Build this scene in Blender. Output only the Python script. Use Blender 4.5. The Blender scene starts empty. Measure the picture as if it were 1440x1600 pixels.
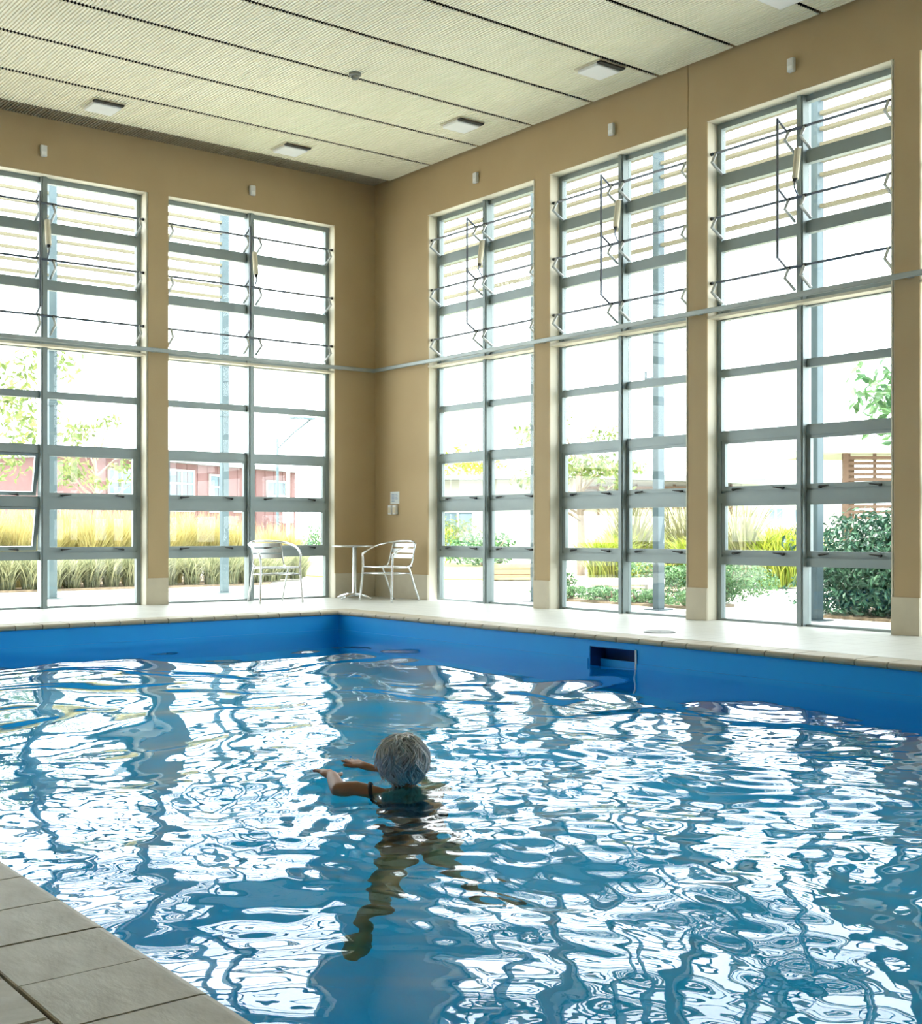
import bpy, bmesh, math, random
from mathutils import Vector, Matrix, noise
R = math.radians
random.seed(7)
scene = bpy.context.scene
col = scene.collection

# ------------------------------------------------------------------ camera, sky, sun, exposure
cam_d = bpy.data.cameras.new('camera'); cam = bpy.data.objects.new('camera', cam_d); col.objects.link(cam)
cam.location = (-9.3006, -13.7103, 0.87)
cam.rotation_euler = (R(90), 0, R(-38.093))
cam_d.sensor_fit = 'VERTICAL'; cam_d.sensor_height = 24.0
cam_d.lens = 1939.77 * 24.0 / 1600
cam_d.shift_y = 29.7 / 1600
cam_d.clip_end = 400
scene.camera = cam

world = bpy.data.worlds.new('sky'); scene.world = world; world.use_nodes = True
bg = world.node_tree.nodes['Background']
bg.inputs['Color'].default_value = (0.90, 0.96, 1.0, 1)
bg.inputs['Strength'].default_value = 5.0

sun_d = bpy.data.lights.new('sun', 'SUN'); sun_d.energy = 11.0; sun_d.angle = R(2); sun_d.color = (1, .93, .78)
sun = bpy.data.objects.new('sun', sun_d); col.objects.link(sun)
sun.rotation_euler = Vector((0.22, 0.20, -0.955)).to_track_quat('-Z', 'Y').to_euler()

scene.view_settings.view_transform = 'Standard'; scene.view_settings.look = 'None'
scene.view_settings.gamma = 1.0; scene.view_settings.use_curve_mapping = False
scene.view_settings.exposure = 0.58
scene.cycles.use_denoising = True
scene.cycles.transparent_max_bounces = 24
scene.cycles.max_bounces = 10
scene.cycles.diffuse_bounces = 4

# ------------------------------------------------------------------ materials
def mat(name, c, rough=.6, metal=0.0, c2=None, scale=4.0, detail=3.0, bump=0.0, bscale=None, stretch=None, island=None, spec=None, transl=0):
    m = bpy.data.materials.new(name); m.use_nodes = True
    nt = m.node_tree; b = nt.nodes['Principled BSDF']
    b.inputs['Roughness'].default_value = rough; b.inputs['Metallic'].default_value = metal
    if spec is not None: b.inputs['Specular IOR Level'].default_value = spec
    b.inputs['Base Color'].default_value = (*c, 1)
    tc = nt.nodes.new('ShaderNodeTexCoord'); mp = nt.nodes.new('ShaderNodeMapping')
    nt.links.new(tc.outputs['Object'], mp.inputs['Vector'])
    if stretch: mp.inputs['Scale'].default_value = stretch
    if c2 is not None:
        mx = nt.nodes.new('ShaderNodeMix'); mx.data_type = 'RGBA'
        mx.inputs[6].default_value = (*c, 1); mx.inputs[7].default_value = (*c2, 1)
        if island:
            g = nt.nodes.new('ShaderNodeNewGeometry'); nt.links.new(g.outputs['Random Per Island'], mx.inputs[0])
        else:
            n = nt.nodes.new('ShaderNodeTexNoise'); n.inputs['Scale'].default_value = scale; n.inputs['Detail'].default_value = detail
            nt.links.new(mp.outputs[0], n.inputs['Vector'])
            rp = nt.nodes.new('ShaderNodeMapRange'); rp.inputs[1].default_value = .3; rp.inputs[2].default_value = .7
            nt.links.new(n.outputs['Fac'], rp.inputs[0]); nt.links.new(rp.outputs[0], mx.inputs[0])
        nt.links.new(mx.outputs[2], b.inputs['Base Color'])
    if bump:
        n2 = nt.nodes.new('ShaderNodeTexNoise'); n2.inputs['Scale'].default_value = bscale or scale * 6; n2.inputs['Detail'].default_value = 4
        nt.links.new(mp.outputs[0], n2.inputs['Vector'])
        bp = nt.nodes.new('ShaderNodeBump'); bp.inputs['Strength'].default_value = bump; bp.inputs['Distance'].default_value = .01
        nt.links.new(n2.outputs['Fac'], bp.inputs['Height']); nt.links.new(bp.outputs[0], b.inputs['Normal'])
    if transl:
        out = nt.nodes['Material Output']; tr = nt.nodes.new('ShaderNodeBsdfTranslucent')
        tr.inputs['Color'].default_value = (*[min(1, v * 1.2) for v in c], 1)
        if c2 is not None: nt.links.new(mx.outputs[2], tr.inputs['Color'])
        ms = nt.nodes.new('ShaderNodeMixShader'); ms.inputs[0].default_value = transl
        nt.links.new(b.outputs[0], ms.inputs[1]); nt.links.new(tr.outputs[0], ms.inputs[2]); nt.links.new(ms.outputs[0], out.inputs['Surface'])
    return m

def glass_mat(name, tint):
    m = bpy.data.materials.new(name); m.use_nodes = True; nt = m.node_tree
    nt.nodes.remove(nt.nodes['Principled BSDF']); out = nt.nodes['Material Output']
    t = nt.nodes.new('ShaderNodeBsdfTransparent'); t.inputs['Color'].default_value = (*tint, 1)
    g = nt.nodes.new('ShaderNodeBsdfGlossy'); g.inputs['Roughness'].default_value = 0.0
    lw = nt.nodes.new('ShaderNodeLayerWeight'); lw.inputs['Blend'].default_value = .5
    pw = nt.nodes.new('ShaderNodeMath'); pw.operation = 'POWER'; pw.inputs[1].default_value = 5.0
    f = nt.nodes.new('ShaderNodeMath'); f.operation = 'MULTIPLY_ADD'; f.inputs[1].default_value = .9; f.inputs[2].default_value = .025
    nt.links.new(lw.outputs['Facing'], pw.inputs[0]); nt.links.new(pw.outputs[0], f.inputs[0])
    mx = nt.nodes.new('ShaderNodeMixShader')
    nt.links.new(f.outputs[0], mx.inputs[0]); nt.links.new(t.outputs[0], mx.inputs[1]); nt.links.new(g.outputs[0], mx.inputs[2])
    nt.links.new(mx.outputs[0], out.inputs['Surface'])
    return m

def water_mat():
    m = bpy.data.materials.new('pool_water'); m.use_nodes = True; nt = m.node_tree
    b = nt.nodes['Principled BSDF']
    b.inputs['Base Color'].default_value = (.16, .98, 1.0, 1); b.inputs['Roughness'].default_value = 0.0
    b.inputs['IOR'].default_value = 1.333; b.inputs['Transmission Weight'].default_value = 1.0
    tc = nt.nodes.new('ShaderNodeTexCoord'); mp = nt.nodes.new('ShaderNodeMapping'); mp.inputs['Scale'].default_value = (1, 1.0, 1)
    nt.links.new(tc.outputs['Object'], mp.inputs['Vector'])
    n = nt.nodes.new('ShaderNodeTexNoise'); n.inputs['Scale'].default_value = 9.0; n.inputs['Detail'].default_value = 2.0
    nt.links.new(mp.outputs[0], n.inputs['Vector'])
    bp = nt.nodes.new('ShaderNodeBump'); bp.inputs['Strength'].default_value = .045; bp.inputs['Distance'].default_value = .012
    nt.links.new(n.outputs['Fac'], bp.inputs['Height']); nt.links.new(bp.outputs[0], b.inputs['Normal'])
    return m

def tile_floor_mat(name, c, c2, size, joint):
    """field tiles too faint in the photograph to pick apart: joints by the material"""
    m = mat(name, c, .42, 0, c2, 1.6, 5, .12, 30)
    nt = m.node_tree; b = nt.nodes['Principled BSDF']
    link = b.inputs['Base Color'].links[0]; src = link.from_socket
    tc = [n for n in nt.nodes if n.type == 'TEX_COORD'][0]
    br = nt.nodes.new('ShaderNodeTexBrick'); br.offset = 0; br.squash = 1
    br.inputs['Scale'].default_value = 1.0; br.inputs['Brick Width'].default_value = size; br.inputs['Row Height'].default_value = size
    br.inputs['Mortar Size'].default_value = .004; br.inputs['Mortar Smooth'].default_value = .2
    br.inputs['Mortar'].default_value = (*joint, 1)
    nt.links.new(tc.outputs['Object'], br.inputs['Vector'])
    nt.links.new(src, br.inputs['Color1']); nt.links.new(src, br.inputs['Color2'])
    nt.links.new(br.outputs['Color'], b.inputs['Base Color'])
    return m

M = dict(
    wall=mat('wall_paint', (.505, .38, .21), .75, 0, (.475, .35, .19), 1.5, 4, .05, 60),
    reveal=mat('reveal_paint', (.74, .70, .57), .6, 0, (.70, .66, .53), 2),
    plinth=mat('plinth_tile', (.62, .56, .42), .45, 0, (.56, .50, .37), 5, 4, .05),
    ceil=mat('ceiling_panel', (.94, .90, .74), .5, 0, (.92, .87, .70), .8, 3),
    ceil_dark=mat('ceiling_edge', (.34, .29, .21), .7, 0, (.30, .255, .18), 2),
    gap=mat('dark_gap', (.05, .048, .04), .9),
    frame=mat('aluminium_frame', (.28, .335, .335), .38, .3, (.25, .30, .30), 3),
    rail=mat('conduit_metal', (.36, .40, .39), .45, .4, (.31, .35, .34), 6),
    rod=mat('opener_rod_metal', (.18, .20, .24), .35, .7, (.13, .15, .18), 9),
    arm=mat('opener_arm_metal', (.55, .58, .58), .35, .5, (.46, .49, .5), 9),
    cream=mat('actuator_cream', (.72, .66, .50), .45, 0, (.66, .60, .45), 20),
    black=mat('latch_black', (.015, .018, .02), .45, 0, (.03, .03, .03), 20),
    glass=glass_mat('window_glass', (.97, .985, .98)),
    deck=tile_floor_mat('deck_tile_field', (.66, .66, .61), (.60, .60, .54), .252, (.47, .46, .41)),
    tile=mat('deck_tile', (.66, .655, .59), .5, 0, (.48, .465, .39), 6, 6, .15, 30, (1, 2.2, 1)),
    coping=mat('coping_tile', (.45, .395, .285), .5, 0, (.38, .33, .235), 7, 6, .25, 30, (1, 2.2, 1)),
    grout=mat('grout', (.10, .09, .065), .9, 0, (.14, .12, .09), 12),
    pool=mat('pool_paint', (.008, .44, .98), .45, 0, (.007, .40, .96), 2.5, 4),
    pool_floor=mat('pool_floor_paint', (.004, .57, .99), .5, 0, (.004, .53, .98), 1.5, 4),
    white=mat('white_plastic', (.80, .81, .80), .4, 0, (.76, .77, .76), 8),
    plate=mat('diffuser_plate', (.93, .94, .93), .4, 0, (.90, .91, .90), 8),
    grey=mat('grey_plastic', (.26, .27, .24), .5, 0, (.2, .21, .19), 12),
    alu=mat('polished_aluminium', (.82, .84, .85), .22, 1.0, (.74, .76, .78), 14),
    alu_b=mat('brushed_aluminium', (.86, .88, .88), .32, .9, (.78, .8, .81), 30, 3, 0, None, (1, 20, 1)),
    paper=mat('notice_paper', (.74, .79, .80), .7, 0, (.70, .75, .76), 10),
    ink=mat('notice_ink', (.22, .32, .52), .7, 0, (.28, .38, .55), 40),
    skin=mat('skin', (.42, .205, .105), .5, 0, (.36, .17, .085), 9, 4, .05, 60),
    suit=mat('swimsuit_black', (.006, .007, .009), .6, 0, (.01, .012, .014), 20),
    hair=mat('grey_hair', (.42, .45, .45), .45, 0, (.93, .95, .95), 0, 0, island=True),
    scalp=mat('hair_under', (.30, .31, .30), .7, 0, (.46, .47, .46), 22, 4),
    eye=mat('eye', (.6, .6, .58), .2, 0, (.55, .55, .52), 30),
    galv=mat('galvanised_steel', (.085, .13, .15), .5, .2, (.07, .11, .13), 5, 4),
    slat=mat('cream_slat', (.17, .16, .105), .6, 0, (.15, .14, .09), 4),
    paving=mat('pale_concrete', (.60, .59, .55), .8, 0, (.54, .53, .49), 1.2, 5, .1),
    lawn=mat('lawn', (.16, .20, .06), .9, 0, (.22, .23, .09), 3, 5),
    soil=mat('bark_mulch', (.16, .12, .085), .95, 0, (.25, .2, .14), 14, 5, .5),
    hedge=mat('hedge_leaf', (.045, .135, .055), .5, 0, (.12, .24, .09), island=True, transl=.2),
    dark_leaf=mat('dark_leaf', (.018, .075, .05), .4, 0, (.06, .15, .085), island=True, transl=.15),
    lime=mat('lime_leaf', (.17, .26, .02), .55, 0, (.36, .38, .05), island=True, transl=.3),
    grass=mat('grass_blade', (.31, .30, .11), .6, 0, (.52, .46, .21), island=True, transl=.3),
    grass_g=mat('grass_blade_green', (.15, .19, .11), .6, 0, (.42, .42, .25), island=True, transl=.3),
    straw=mat('straw_blade', (.50, .40, .15), .6, 0, (.58, .48, .24), island=True, transl=.3),
    flax=mat('flax_leaf', (0.18, 0.19, 0.1), .5, 0, (0.3, 0.28, 0.17), island=True, transl=.2),
    leaf=mat('tree_leaf', (0.08, 0.135, 0.03), .5, 0, (0.2, 0.23, 0.07), island=True, transl=.35),
    bark=mat('bark', (.19, .15, .11), .9, 0, (.28, .23, .18), 12, 5, .4, 30, (1, 1, .2)),
    maroon=mat('maroon_cladding', (.145, .07, .066), .7, 0, (.17, .09, .085), 2, 4),
    render_w=mat('white_render', (.42, .41, .38), .8, 0, (.38, .375, .34), 1.5),
    roof=mat('metal_roof', (.20, .215, .215), .5, .2, (.17, .185, .185), 2),
    timber=mat('timber', (.12, .07, .04), .7, 0, (.085, .05, .03), 5, 4, .1, None, (1, 1, 8)),
    dark_glass=mat('dark_glazing', (.10, .15, .18), .1, 0, (.14, .2, .23), 3),
    planter=mat('planter_timber', (.28, .18, .10), .7, 0, (.23, .15, .08), 6, 4, .1, None, (1, 1, 8)),
    car=mat('car_paint', (.20, .34, .46), .25, .2, (.18, .31, .43), 2),
    tyre=mat('tyre_rubber', (.02, .02, .022), .8, 0, (.03, .03, .03), 10),
)
WATER = water_mat()

# ------------------------------------------------------------------ builders
class MB:
    def __init__(s): s.v = []; s.f = []
    def face(s, pts):
        i = len(s.v); s.v += [tuple(p) for p in pts]; s.f.append(tuple(range(i, i + len(pts)))); return s
    def box(s, x0, x1, y0, y1, z0, z1, b=0.0):
        if x0 > x1: x0, x1 = x1, x0
        if y0 > y1: y0, y1 = y1, y0
        if z0 > z1: z0, z1 = z1, z0
        b = min(b, (x1 - x0) / 3, (y1 - y0) / 3, (z1 - z0) / 3)
        i = len(s.v)
        if b <= 0:
            s.v += [(x, y, z) for z in (z0, z1) for (x, y) in ((x0, y0), (x1, y0), (x1, y1), (x0, y1))]
            s.f += [tuple(i + k for k in q) for q in ((3, 2, 1, 0), (4, 5, 6, 7), (0, 1, 5, 4), (1, 2, 6, 5), (2, 3, 7, 6), (3, 0, 4, 7))]
            return s
        bm = bmesh.new(); bmesh.ops.create_cube(bm, size=1)
        for v in bm.verts: v.co = Vector(((x0 + x1) / 2 + v.co.x * (x1 - x0), (y0 + y1) / 2 + v.co.y * (y1 - y0), (z0 + z1) / 2 + v.co.z * (z1 - z0)))
        bmesh.ops.bevel(bm, geom=bm.edges[:], offset=b, segments=1, affect='EDGES', profile=.5)
        bm.verts.index_update()
        s.v += [tuple(v.co) for v in bm.verts]; s.f += [tuple(i + v.index for v in f.verts) for f in bm.faces]; bm.free()
        return s
    def tube(s, pts, r, n=8, caps=True):
        pts = [Vector(p) for p in pts]; rs = r if isinstance(r, (list, tuple)) else [r] * len(pts)
        rings = []; up = None
        for k, p in enumerate(pts):
            if k == 0: t = pts[1] - p
            elif k == len(pts) - 1: t = p - pts[k - 1]
            else: t = (pts[k + 1] - p).normalized() + (p - pts[k - 1]).normalized()
            if t.length < 1e-9: t = Vector((0, 0, 1))
            t.normalize()
            if up is None: up = Vector((0, 0, 1)) if abs(t.z) < .9 else Vector((1, 0, 0))
            a = t.cross(up)
            if a.length < 1e-6: a = t.cross(Vector((1, 0, 0)))
            a.normalize(); b = a.cross(t).normalized(); up = b
            i = len(s.v)
            for j in range(n):
                an = 2 * math.pi * j / n; s.v.append(tuple(p + (a * math.cos(an) + b * math.sin(an)) * rs[k]))
            rings.append(i)
        for k in range(len(rings) - 1):
            for j in range(n):
                j2 = (j + 1) % n; s.f.append((rings[k] + j, rings[k] + j2, rings[k + 1] + j2, rings[k + 1] + j))
        if caps:
            s.f.append(tuple(rings[0] + j for j in reversed(range(n)))); s.f.append(tuple(rings[-1] + j for j in range(n)))
        return s
    def lathe(s, prof, n=24, c=(0, 0, 0)):
        base = []
        for (r, z) in prof:
            base.append(len(s.v))
            for j in range(n):
                an = 2 * math.pi * j / n; s.v.append((c[0] + r * math.cos(an), c[1] + r * math.sin(an), c[2] + z))
        for k in range(len(prof) - 1):
            for j in range(n):
                j2 = (j + 1) % n; s.f.append((base[k] + j, base[k] + j2, base[k + 1] + j2, base[k + 1] + j))
        s.f.append(tuple(base[0] + j for j in reversed(range(n)))); s.f.append(tuple(base[-1] + j for j in range(n)))
        return s
    def mesh(s, name, m, smooth=False):
        me = bpy.data.meshes.new(name); me.from_pydata(s.v, [], s.f)
        if m: me.materials.append(M[m] if isinstance(m, str) else m)
        if smooth:
            me.polygons.foreach_set('use_smooth', [True] * len(me.polygons))
        me.validate(); me.update(); return me
    def build(s, name, m, parent=None, smooth=False, loc=None):
        return link(name, s.mesh(name, m, smooth), parent, loc)

def link(name, me, parent=None, loc=None, rot=None):
    o = bpy.data.objects.new(name, me); col.objects.link(o)
    if parent: o.parent = parent
    if loc is not None: o.location = loc
    if rot is not None: o.rotation_euler = rot
    return o
def empty(name, loc=(0, 0, 0), rz=0.0):
    o = bpy.data.objects.new(name, None); col.objects.link(o); o.location = loc; o.rotation_euler = (0, 0, rz); o.empty_display_size = .2
    return o
def tag(o, label=None, cat=None, group=None, kind=None):
    if label: o['label'] = label
    if cat: o['category'] = cat
    if group: o['group'] = group
    if kind: o['kind'] = kind
    return o
def copy_tree(o, parent=None):
    c = o.copy(); col.objects.link(c); c.parent = parent
    for ch in list(o.children): copy_tree(ch, c)
    return c
def B(*a): return MB().box(*a)

# ------------------------------------------------------------------ room numbers (metres, origin = inside corner of the two window walls)
H = 5.44; TOP = 4.84; T = .26
WA = 2.32; WB = 2.005
A_OPEN = [(-.635 - 2.601 * k - WA, -.635 - 2.601 * k) for k in range(3)]        # wall_back openings (x)
B_OPEN = [(-1.168 - 2.271 * k - WB, -1.168 - 2.271 * k) for k in range(5)]      # wall_right openings (y)
XL, YF = -11.6, -17.0
PX0, PX1, PY0, PY1 = -8.247, -1.975, -16.0, -2.2
WZ = -.25

# ------------------------------------------------------------------ walls
wall_back = tag(empty('wall_back', (0, 0, 0), 0), 'tan painted back wall with tall window openings', None, None, 'structure')
wall_right = tag(empty('wall_right', (0, 0, 0), R(-90)), 'tan painted right wall with tall window openings', None, None, 'structure')
def fill_wall(root, opens, u0, u1, joints):
    """opens: list of (ua,ub) sorted left to right"""
    cuts = sorted([u0] + joints + [u1])
    for a, b in zip(cuts[:-1], cuts[1:]):
        B(a + (.004 if a in joints else 0), b - (.004 if b in joints else 0), 0, T, TOP, H + .2).build('lintel_panel', 'wall', root)
    if joints: B(u0, u1, .02, T - .01, TOP + .01, H + .15).build('lintel_core', 'gap', root)
    edges = [u0] + [e for o in opens for e in o] + [u1]
    for a, b in zip(edges[0::2], edges[1::2]):
        if b - a < .6:
            # narrow pier: core, recessed shadow groove at its left edge, face panel
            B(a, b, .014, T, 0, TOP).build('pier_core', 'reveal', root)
            B(a, a + .012, 0, .014, 0, TOP).build('pier_edge', 'reveal', root)
            B(a + .028, b, 0, .014, .317, TOP).build('pier_panel', 'wall', root)
        else:
            cs = [a] + [j for j in joints if a < j < b] + [b]
            for p, q in zip(cs[:-1], cs[1:]): B(p, q, 0, .02, .317, TOP).build('wall_panel', 'wall', root)
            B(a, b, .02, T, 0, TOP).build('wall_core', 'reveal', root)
        B(a + .001, b - .001, -.008, .02, 0, .317, .002).build('plinth_tile', 'plinth', root)
    for a, b in opens:
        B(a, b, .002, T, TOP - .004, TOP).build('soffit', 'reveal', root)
A_sorted = sorted(A_OPEN); B_sorted = sorted([(-b, -a) for a, b in B_OPEN])
fill_wall(wall_back, A_sorted, XL, 0.0, [])
fill_wall(wall_right, B_sorted, 0.0, -YF, [5.471])
tag(B(XL - .25, XL, YF, .26, -.1, H + .2).build('wall_left', 'wall'), 'tan wall on the near side of the pool hall', kind='structure')
tag(B(XL - .25, .26, YF - .25, YF, -.1, H + .2).build('wall_front', 'wall'), 'tan wall behind the viewer', kind='structure')
B(0, T, 0, T, 0, H + .2).build('corner_post', 'wall', wall_back)

# ------------------------------------------------------------------ ceiling: ribbed panels with open joints
ceil = tag(B(XL, .26, YF, .26, H + .06, H + .22).build('ceiling', 'gap'), 'cream ribbed panel ceiling with dark dotted joints', kind='structure')
def ribbed(width, depth, pitch=.0335, rise=.013):
    mb = MB(); n = int(width / pitch); 
    for k in range(n):
        x = -width + k * pitch
        prof = [(x, 0), (x + pitch * .52, 0), (x + pitch * .62, rise), (x + pitch * .90, rise), (x + pitch, 0)]
        for (xa, za), (xb, zb) in zip(prof[:-1], prof[1:]):
            mb.face([(xa, 0, za), (xa, -depth, za), (xb, -depth, zb), (xb, 0, zb)])
    return mb
PITCH = .9635; J0 = -.36
panel_me = ribbed(-XL - .012, PITCH - .046).mesh('ceiling_panel', 'ceil')
for k in range(18):
    y = -.2995 - PITCH * k if k else J0
    if k == 0:
        me = ribbed(-XL - .012, 1.263 - .36 - .046).mesh('ceiling_panel', 'ceil')
    else:
        me = panel_me
    link('ceiling_panel', me, ceil, (-.006, y - .023, H))
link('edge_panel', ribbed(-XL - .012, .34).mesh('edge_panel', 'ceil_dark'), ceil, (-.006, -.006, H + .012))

# ------------------------------------------------------------------ windows
ROWS = [(4.283, .125), (3.642, .115), (2.965, .10), (2.402, .08), (1.793, .098), (1.20, .118), (.594, .10)]
RODZ = [4.528, 3.902, 3.274]
def make_window(w, name):
    root = empty(name); h = w / 2; m2 = .036
    fr = MB(); y0, y1 = .15, .215
    fr.box(-h, -h + .05, y0, y1, 0, TOP).box(h - .05, h, y0, y1, 0, TOP).box(-h + .05, h - .05, y0, y1, TOP - .06, TOP).box(-h + .05, h - .05, y0, y1, 0, .022)
    fr.build('frame', 'frame', root)
    mu = MB().box(-m2, m2, .105, .225, .0, TOP - .001); mu.box(-m2 * .55, m2 * .55, .09, .105, 0, TOP - .001); mu.build('mullion', 'frame', root)
    for z, t in ROWS:
        for s in (-1, 1):
            a, b = (-h + .05, -m2) if s < 0 else (m2, h - .05)
            tr = MB().box(a, b, .150, .215, z - t / 2, z + t / 2 - .022).box(a, b, .165, .215, z + t / 2 - .022, z + t / 2)
            tr.build('transom', 'frame', root)
    edges = [TOP - .06] + [e for z, t in ROWS for e in (z + t / 2, z - t / 2)] + [.022]
    for r in range(8):
        zt, zb = edges[2 * r], edges[2 * r + 1]
        for s in (-1, 1):
            a, b = (-h + .05, -m2) if s < 0 else (m2, h - .05)
            if r in (5, 6):      # opening sash hung from its top edge
                f = .042
                sash = MB().box(a, a + f, -.022, .022, zb - zt, 0).box(b - f, b, -.022, .022, zb - zt, 0).box(a + f, b - f, -.022, .022, -f * .7, 0).box(a + f, b - f, -.022, .022, zb - zt, zb - zt + f)
                so = sash.build('sash', 'frame', root, loc=(0, .178, zt))
                B(a + f, b - f, -.003, .003, zb - zt + f, -f * .7).build('pane', 'glass', so)
                for q in (.17, .80) if s < 0 else (.17, .84):
                    x = a + (b - a) * q; sg = 1 if q < .5 else -1
                    MB().tube([(x, -.022, zb - zt + .012), (x, -.05, zb - zt + .010)], .013, 8).tube([(x, -.046, zb - zt + .012), (x + sg * .10, -.05, zb - zt + .022)], [.011, .005], 6).build('latch', 'black', so)
            else:
                B(a, b, .182, .188, zb, zt).build('pane', 'glass', root)
    B(-h + .002, h - .002, .004, .15, 2.925, 2.95).build('ledge', 'cream', root)
    # winding gear on the three upper rows
    for z in RODZ:
        MB().tube([(-h + .02, .06, z), (-m2 - .02, .06, z)], .0125, 6).tube([(m2 + .02, .06, z), (h - .02, .06, z)], .0125, 6).tube([(-m2 - .02, .06, z), (m2 + .02, .06, z)], .016, 6).build('opener_rod', 'rod', root)
        for x in (-h + .06, -m2 - .05, m2 + .05, h - .06):
            MB().tube([(x, .06, z), (x, .0, z - .10), (x, .15, z - .19)], .0155, 6).build('opener_arm', 'arm', root)
        for x in (-h, h, -m2 - .05, m2 + .05):
            sx = .022 if abs(x) > .5 else .018
            MB().tube([(x - sx, .06, z), (x + sx, .06, z)], .017, 8).build('rod_bearing', 'black', root)
        MB().tube([(-m2 - .075, .06, z), (-m2 - .075, -.075, z + .085)], .011, 6).build('lever', 'rod', root)
    MB().tube([(-m2 - .075, -.075, RODZ[2] + .075), (-m2 - .075, -.075, RODZ[0] + .095)], .013, 6).build('link_rod', 'rod', root)
    ac = MB().tube([(m2 - .02, .055, 4.34), (m2 - .02, .015, 4.06)], .032, 10).build('actuator', 'cream', root)
    MB().tube([(m2 - .02, .015, 4.06), (m2 - .02, .008, 4.03)], .022, 10).build('end_cap', 'black', ac)
    MB().tube([(m2 - .02, .008, 4.03), (m2 - .02, .0, 3.985), (m2 - .02, .06, 3.902)], .008, 6).build('drive_link', 'rod', ac)
    MB().tube([(m2 - .02, .10, 4.36), (m2 - .02, .055, 4.345)], .014, 8).build('mount_bracket', 'arm', ac)
    return root
def place_window(root, name, label, wallname, c):
    root.name = name
    if wallname == 'A': root.location = (c, 0, 0); root.rotation_euler = (0, 0, 0)
    else: root.location = (0, c, 0); root.rotation_euler = (0, 0, R(-90))
    tag(root, label, None, None, 'structure')
wa = make_window(WA, 'window_1'); wb = make_window(WB, 'window_4')
protoA = [wa] + [copy_tree(wa) for _ in A_OPEN[1:]]
protoB = [wb] + [copy_tree(wb) for _ in B_OPEN[1:]]
LA = ['tall gridded window behind the aluminium chair', 'tall gridded window in the back wall with tilted-open lower sashes', 'tall gridded window at the far left of the back wall']
LB = ['tall gridded window nearest the corner in the right wall', 'tall gridded window with a steel post behind it, middle of the right wall', 'tall gridded window with a dark green bush behind it', 'tall gridded window at the right edge of the view', 'tall gridded window beyond the right edge of the view']
for k, (a, b) in enumerate(A_OPEN): place_window(protoA[k], 'window_%d' % (k + 1), LA[k], 'A', (a + b) / 2)
for k, (a, b) in enumerate(B_OPEN): place_window(protoB[k], 'window_%d' % (k + 4), LB[k], 'B', (a + b) / 2)
for ch in protoA[1].children:        # two lower sashes of the left column stand open
    if ch.name.startswith('sash'):
        xs = [v.co.x for v in ch.data.vertices]
        if max(xs) < 0: ch.rotation_euler = (R(13), 0, 0)

# continuous conduit rail along both walls
rail = empty('wall_rail', (0, 0, 2.99)); tag(rail, 'grey horizontal pipe rail running along both walls across the windows', 'rail')
MB().box(XL + .01, -.055, -.075, -.045, -.024, .024, .006).build('pipe', 'rail', rail)
MB().box(-.075, -.045, -.075 + .02, YF + .01, -.024, .024, .006).build('pipe', 'rail', rail)
for a, b in A_OPEN: MB().box(b + .05, b + .10, -.045, -.001, -.02, .02).build('bracket', 'rail', rail)
for a, b in B_OPEN: MB().box(-.045, -.001, b + .05, b + .10, -.02, .02).build('bracket', 'rail', rail)

# ------------------------------------------------------------------ deck, coping tiles, pool basin
floor = empty('floor'); tag(floor, 'pale tiled pool deck', None, None, 'structure')
CW = .26
B(XL, .02, PY1 + CW, .30, -.3, 0).build('deck_slab', 'deck', floor)
B(PX1 + CW, .30, YF, PY1 + CW, -.3, 0).build('deck_slab', 'deck', floor)
B(XL, PX0 - CW, YF, PY1 + CW, -.3, -.012).build('deck_bed', 'grout', floor)
B(PX0 - CW, PX1 + CW, YF, PY0 - CW, -.3, 0).build('deck_slab', 'deck', floor)
B(XL, PX0 - CW - 3 * .252, YF, PY1 + CW, -.012, 0).build('deck_slab', 'tile', floor)
B(PX0 - CW - 3 * .252, PX0 - CW, -9.2, PY1 + CW, -.012, 0).build('deck_slab', 'tile', floor)
B(PX0 - CW - 3 * .252, PX0 - CW, YF, -14.0, -.012, 0).build('deck_slab', 'tile', floor)
# coping bed
bed = MB()
for (a, b, c, d) in ((PX0 - CW, PX1 + CW, PY1, PY1 + CW), (PX0 - CW, PX1 + CW, PY0 - CW, PY0), (PX0 - CW, PX0, PY0, PY1), (PX1, PX1 + CW, PY0, PY1)):
    bed.box(a, b, c, d, -.046, -.03)
bed.build('coping_bed', 'grout', floor)
def coping_mesh(L, m):
    # profile in (y toward pool, z); rounded nose overhanging the pool edge
    pr = [(-CW + .003, -.029), (-CW + .003, -.002), (-CW + .006, 0), (.0, 0), (.012, -.003), (.021, -.010), (.026, -.022), (.025, -.034), (.018, -.043), (.008, -.046), (0, -.046), (-.004, -.029)]
    mb = MB(); n = len(pr)
    for x in (-L / 2, L / 2):
        for y, z in pr: mb.v.append((x, y, z))
    for i in range(n):
        j = (i + 1) % n; mb.f.append((i, j, n + j, n + i))
    mb.f.append(tuple(reversed(range(n)))); mb.f.append(tuple(range(n, 2 * n)))
    return mb.mesh('coping_tile', m)
def coping_run(p0, p1, rz, me, pitch=.252):
    d = Vector(p1) - Vector(p0); n = int(round(d.length / pitch))
    for k in range(n):
        c = Vector(p0) + d * ((k + .5) / n)
        link('coping_tile', me, floor, (c.x, c.y, random.uniform(-.0008, .0008)), (0, 0, rz))
cm = coping_mesh(.240, 'coping')
coping_run((PX0, PY1, 0), (PX1, PY1, 0), R(180), cm)                 # far edge, nose toward -y
coping_run((PX1, PY1, 0), (PX1, PY0, 0), R(90), cm)                  # right edge, nose toward -x
cm2 = coping_mesh(.245, 'tile')
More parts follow.
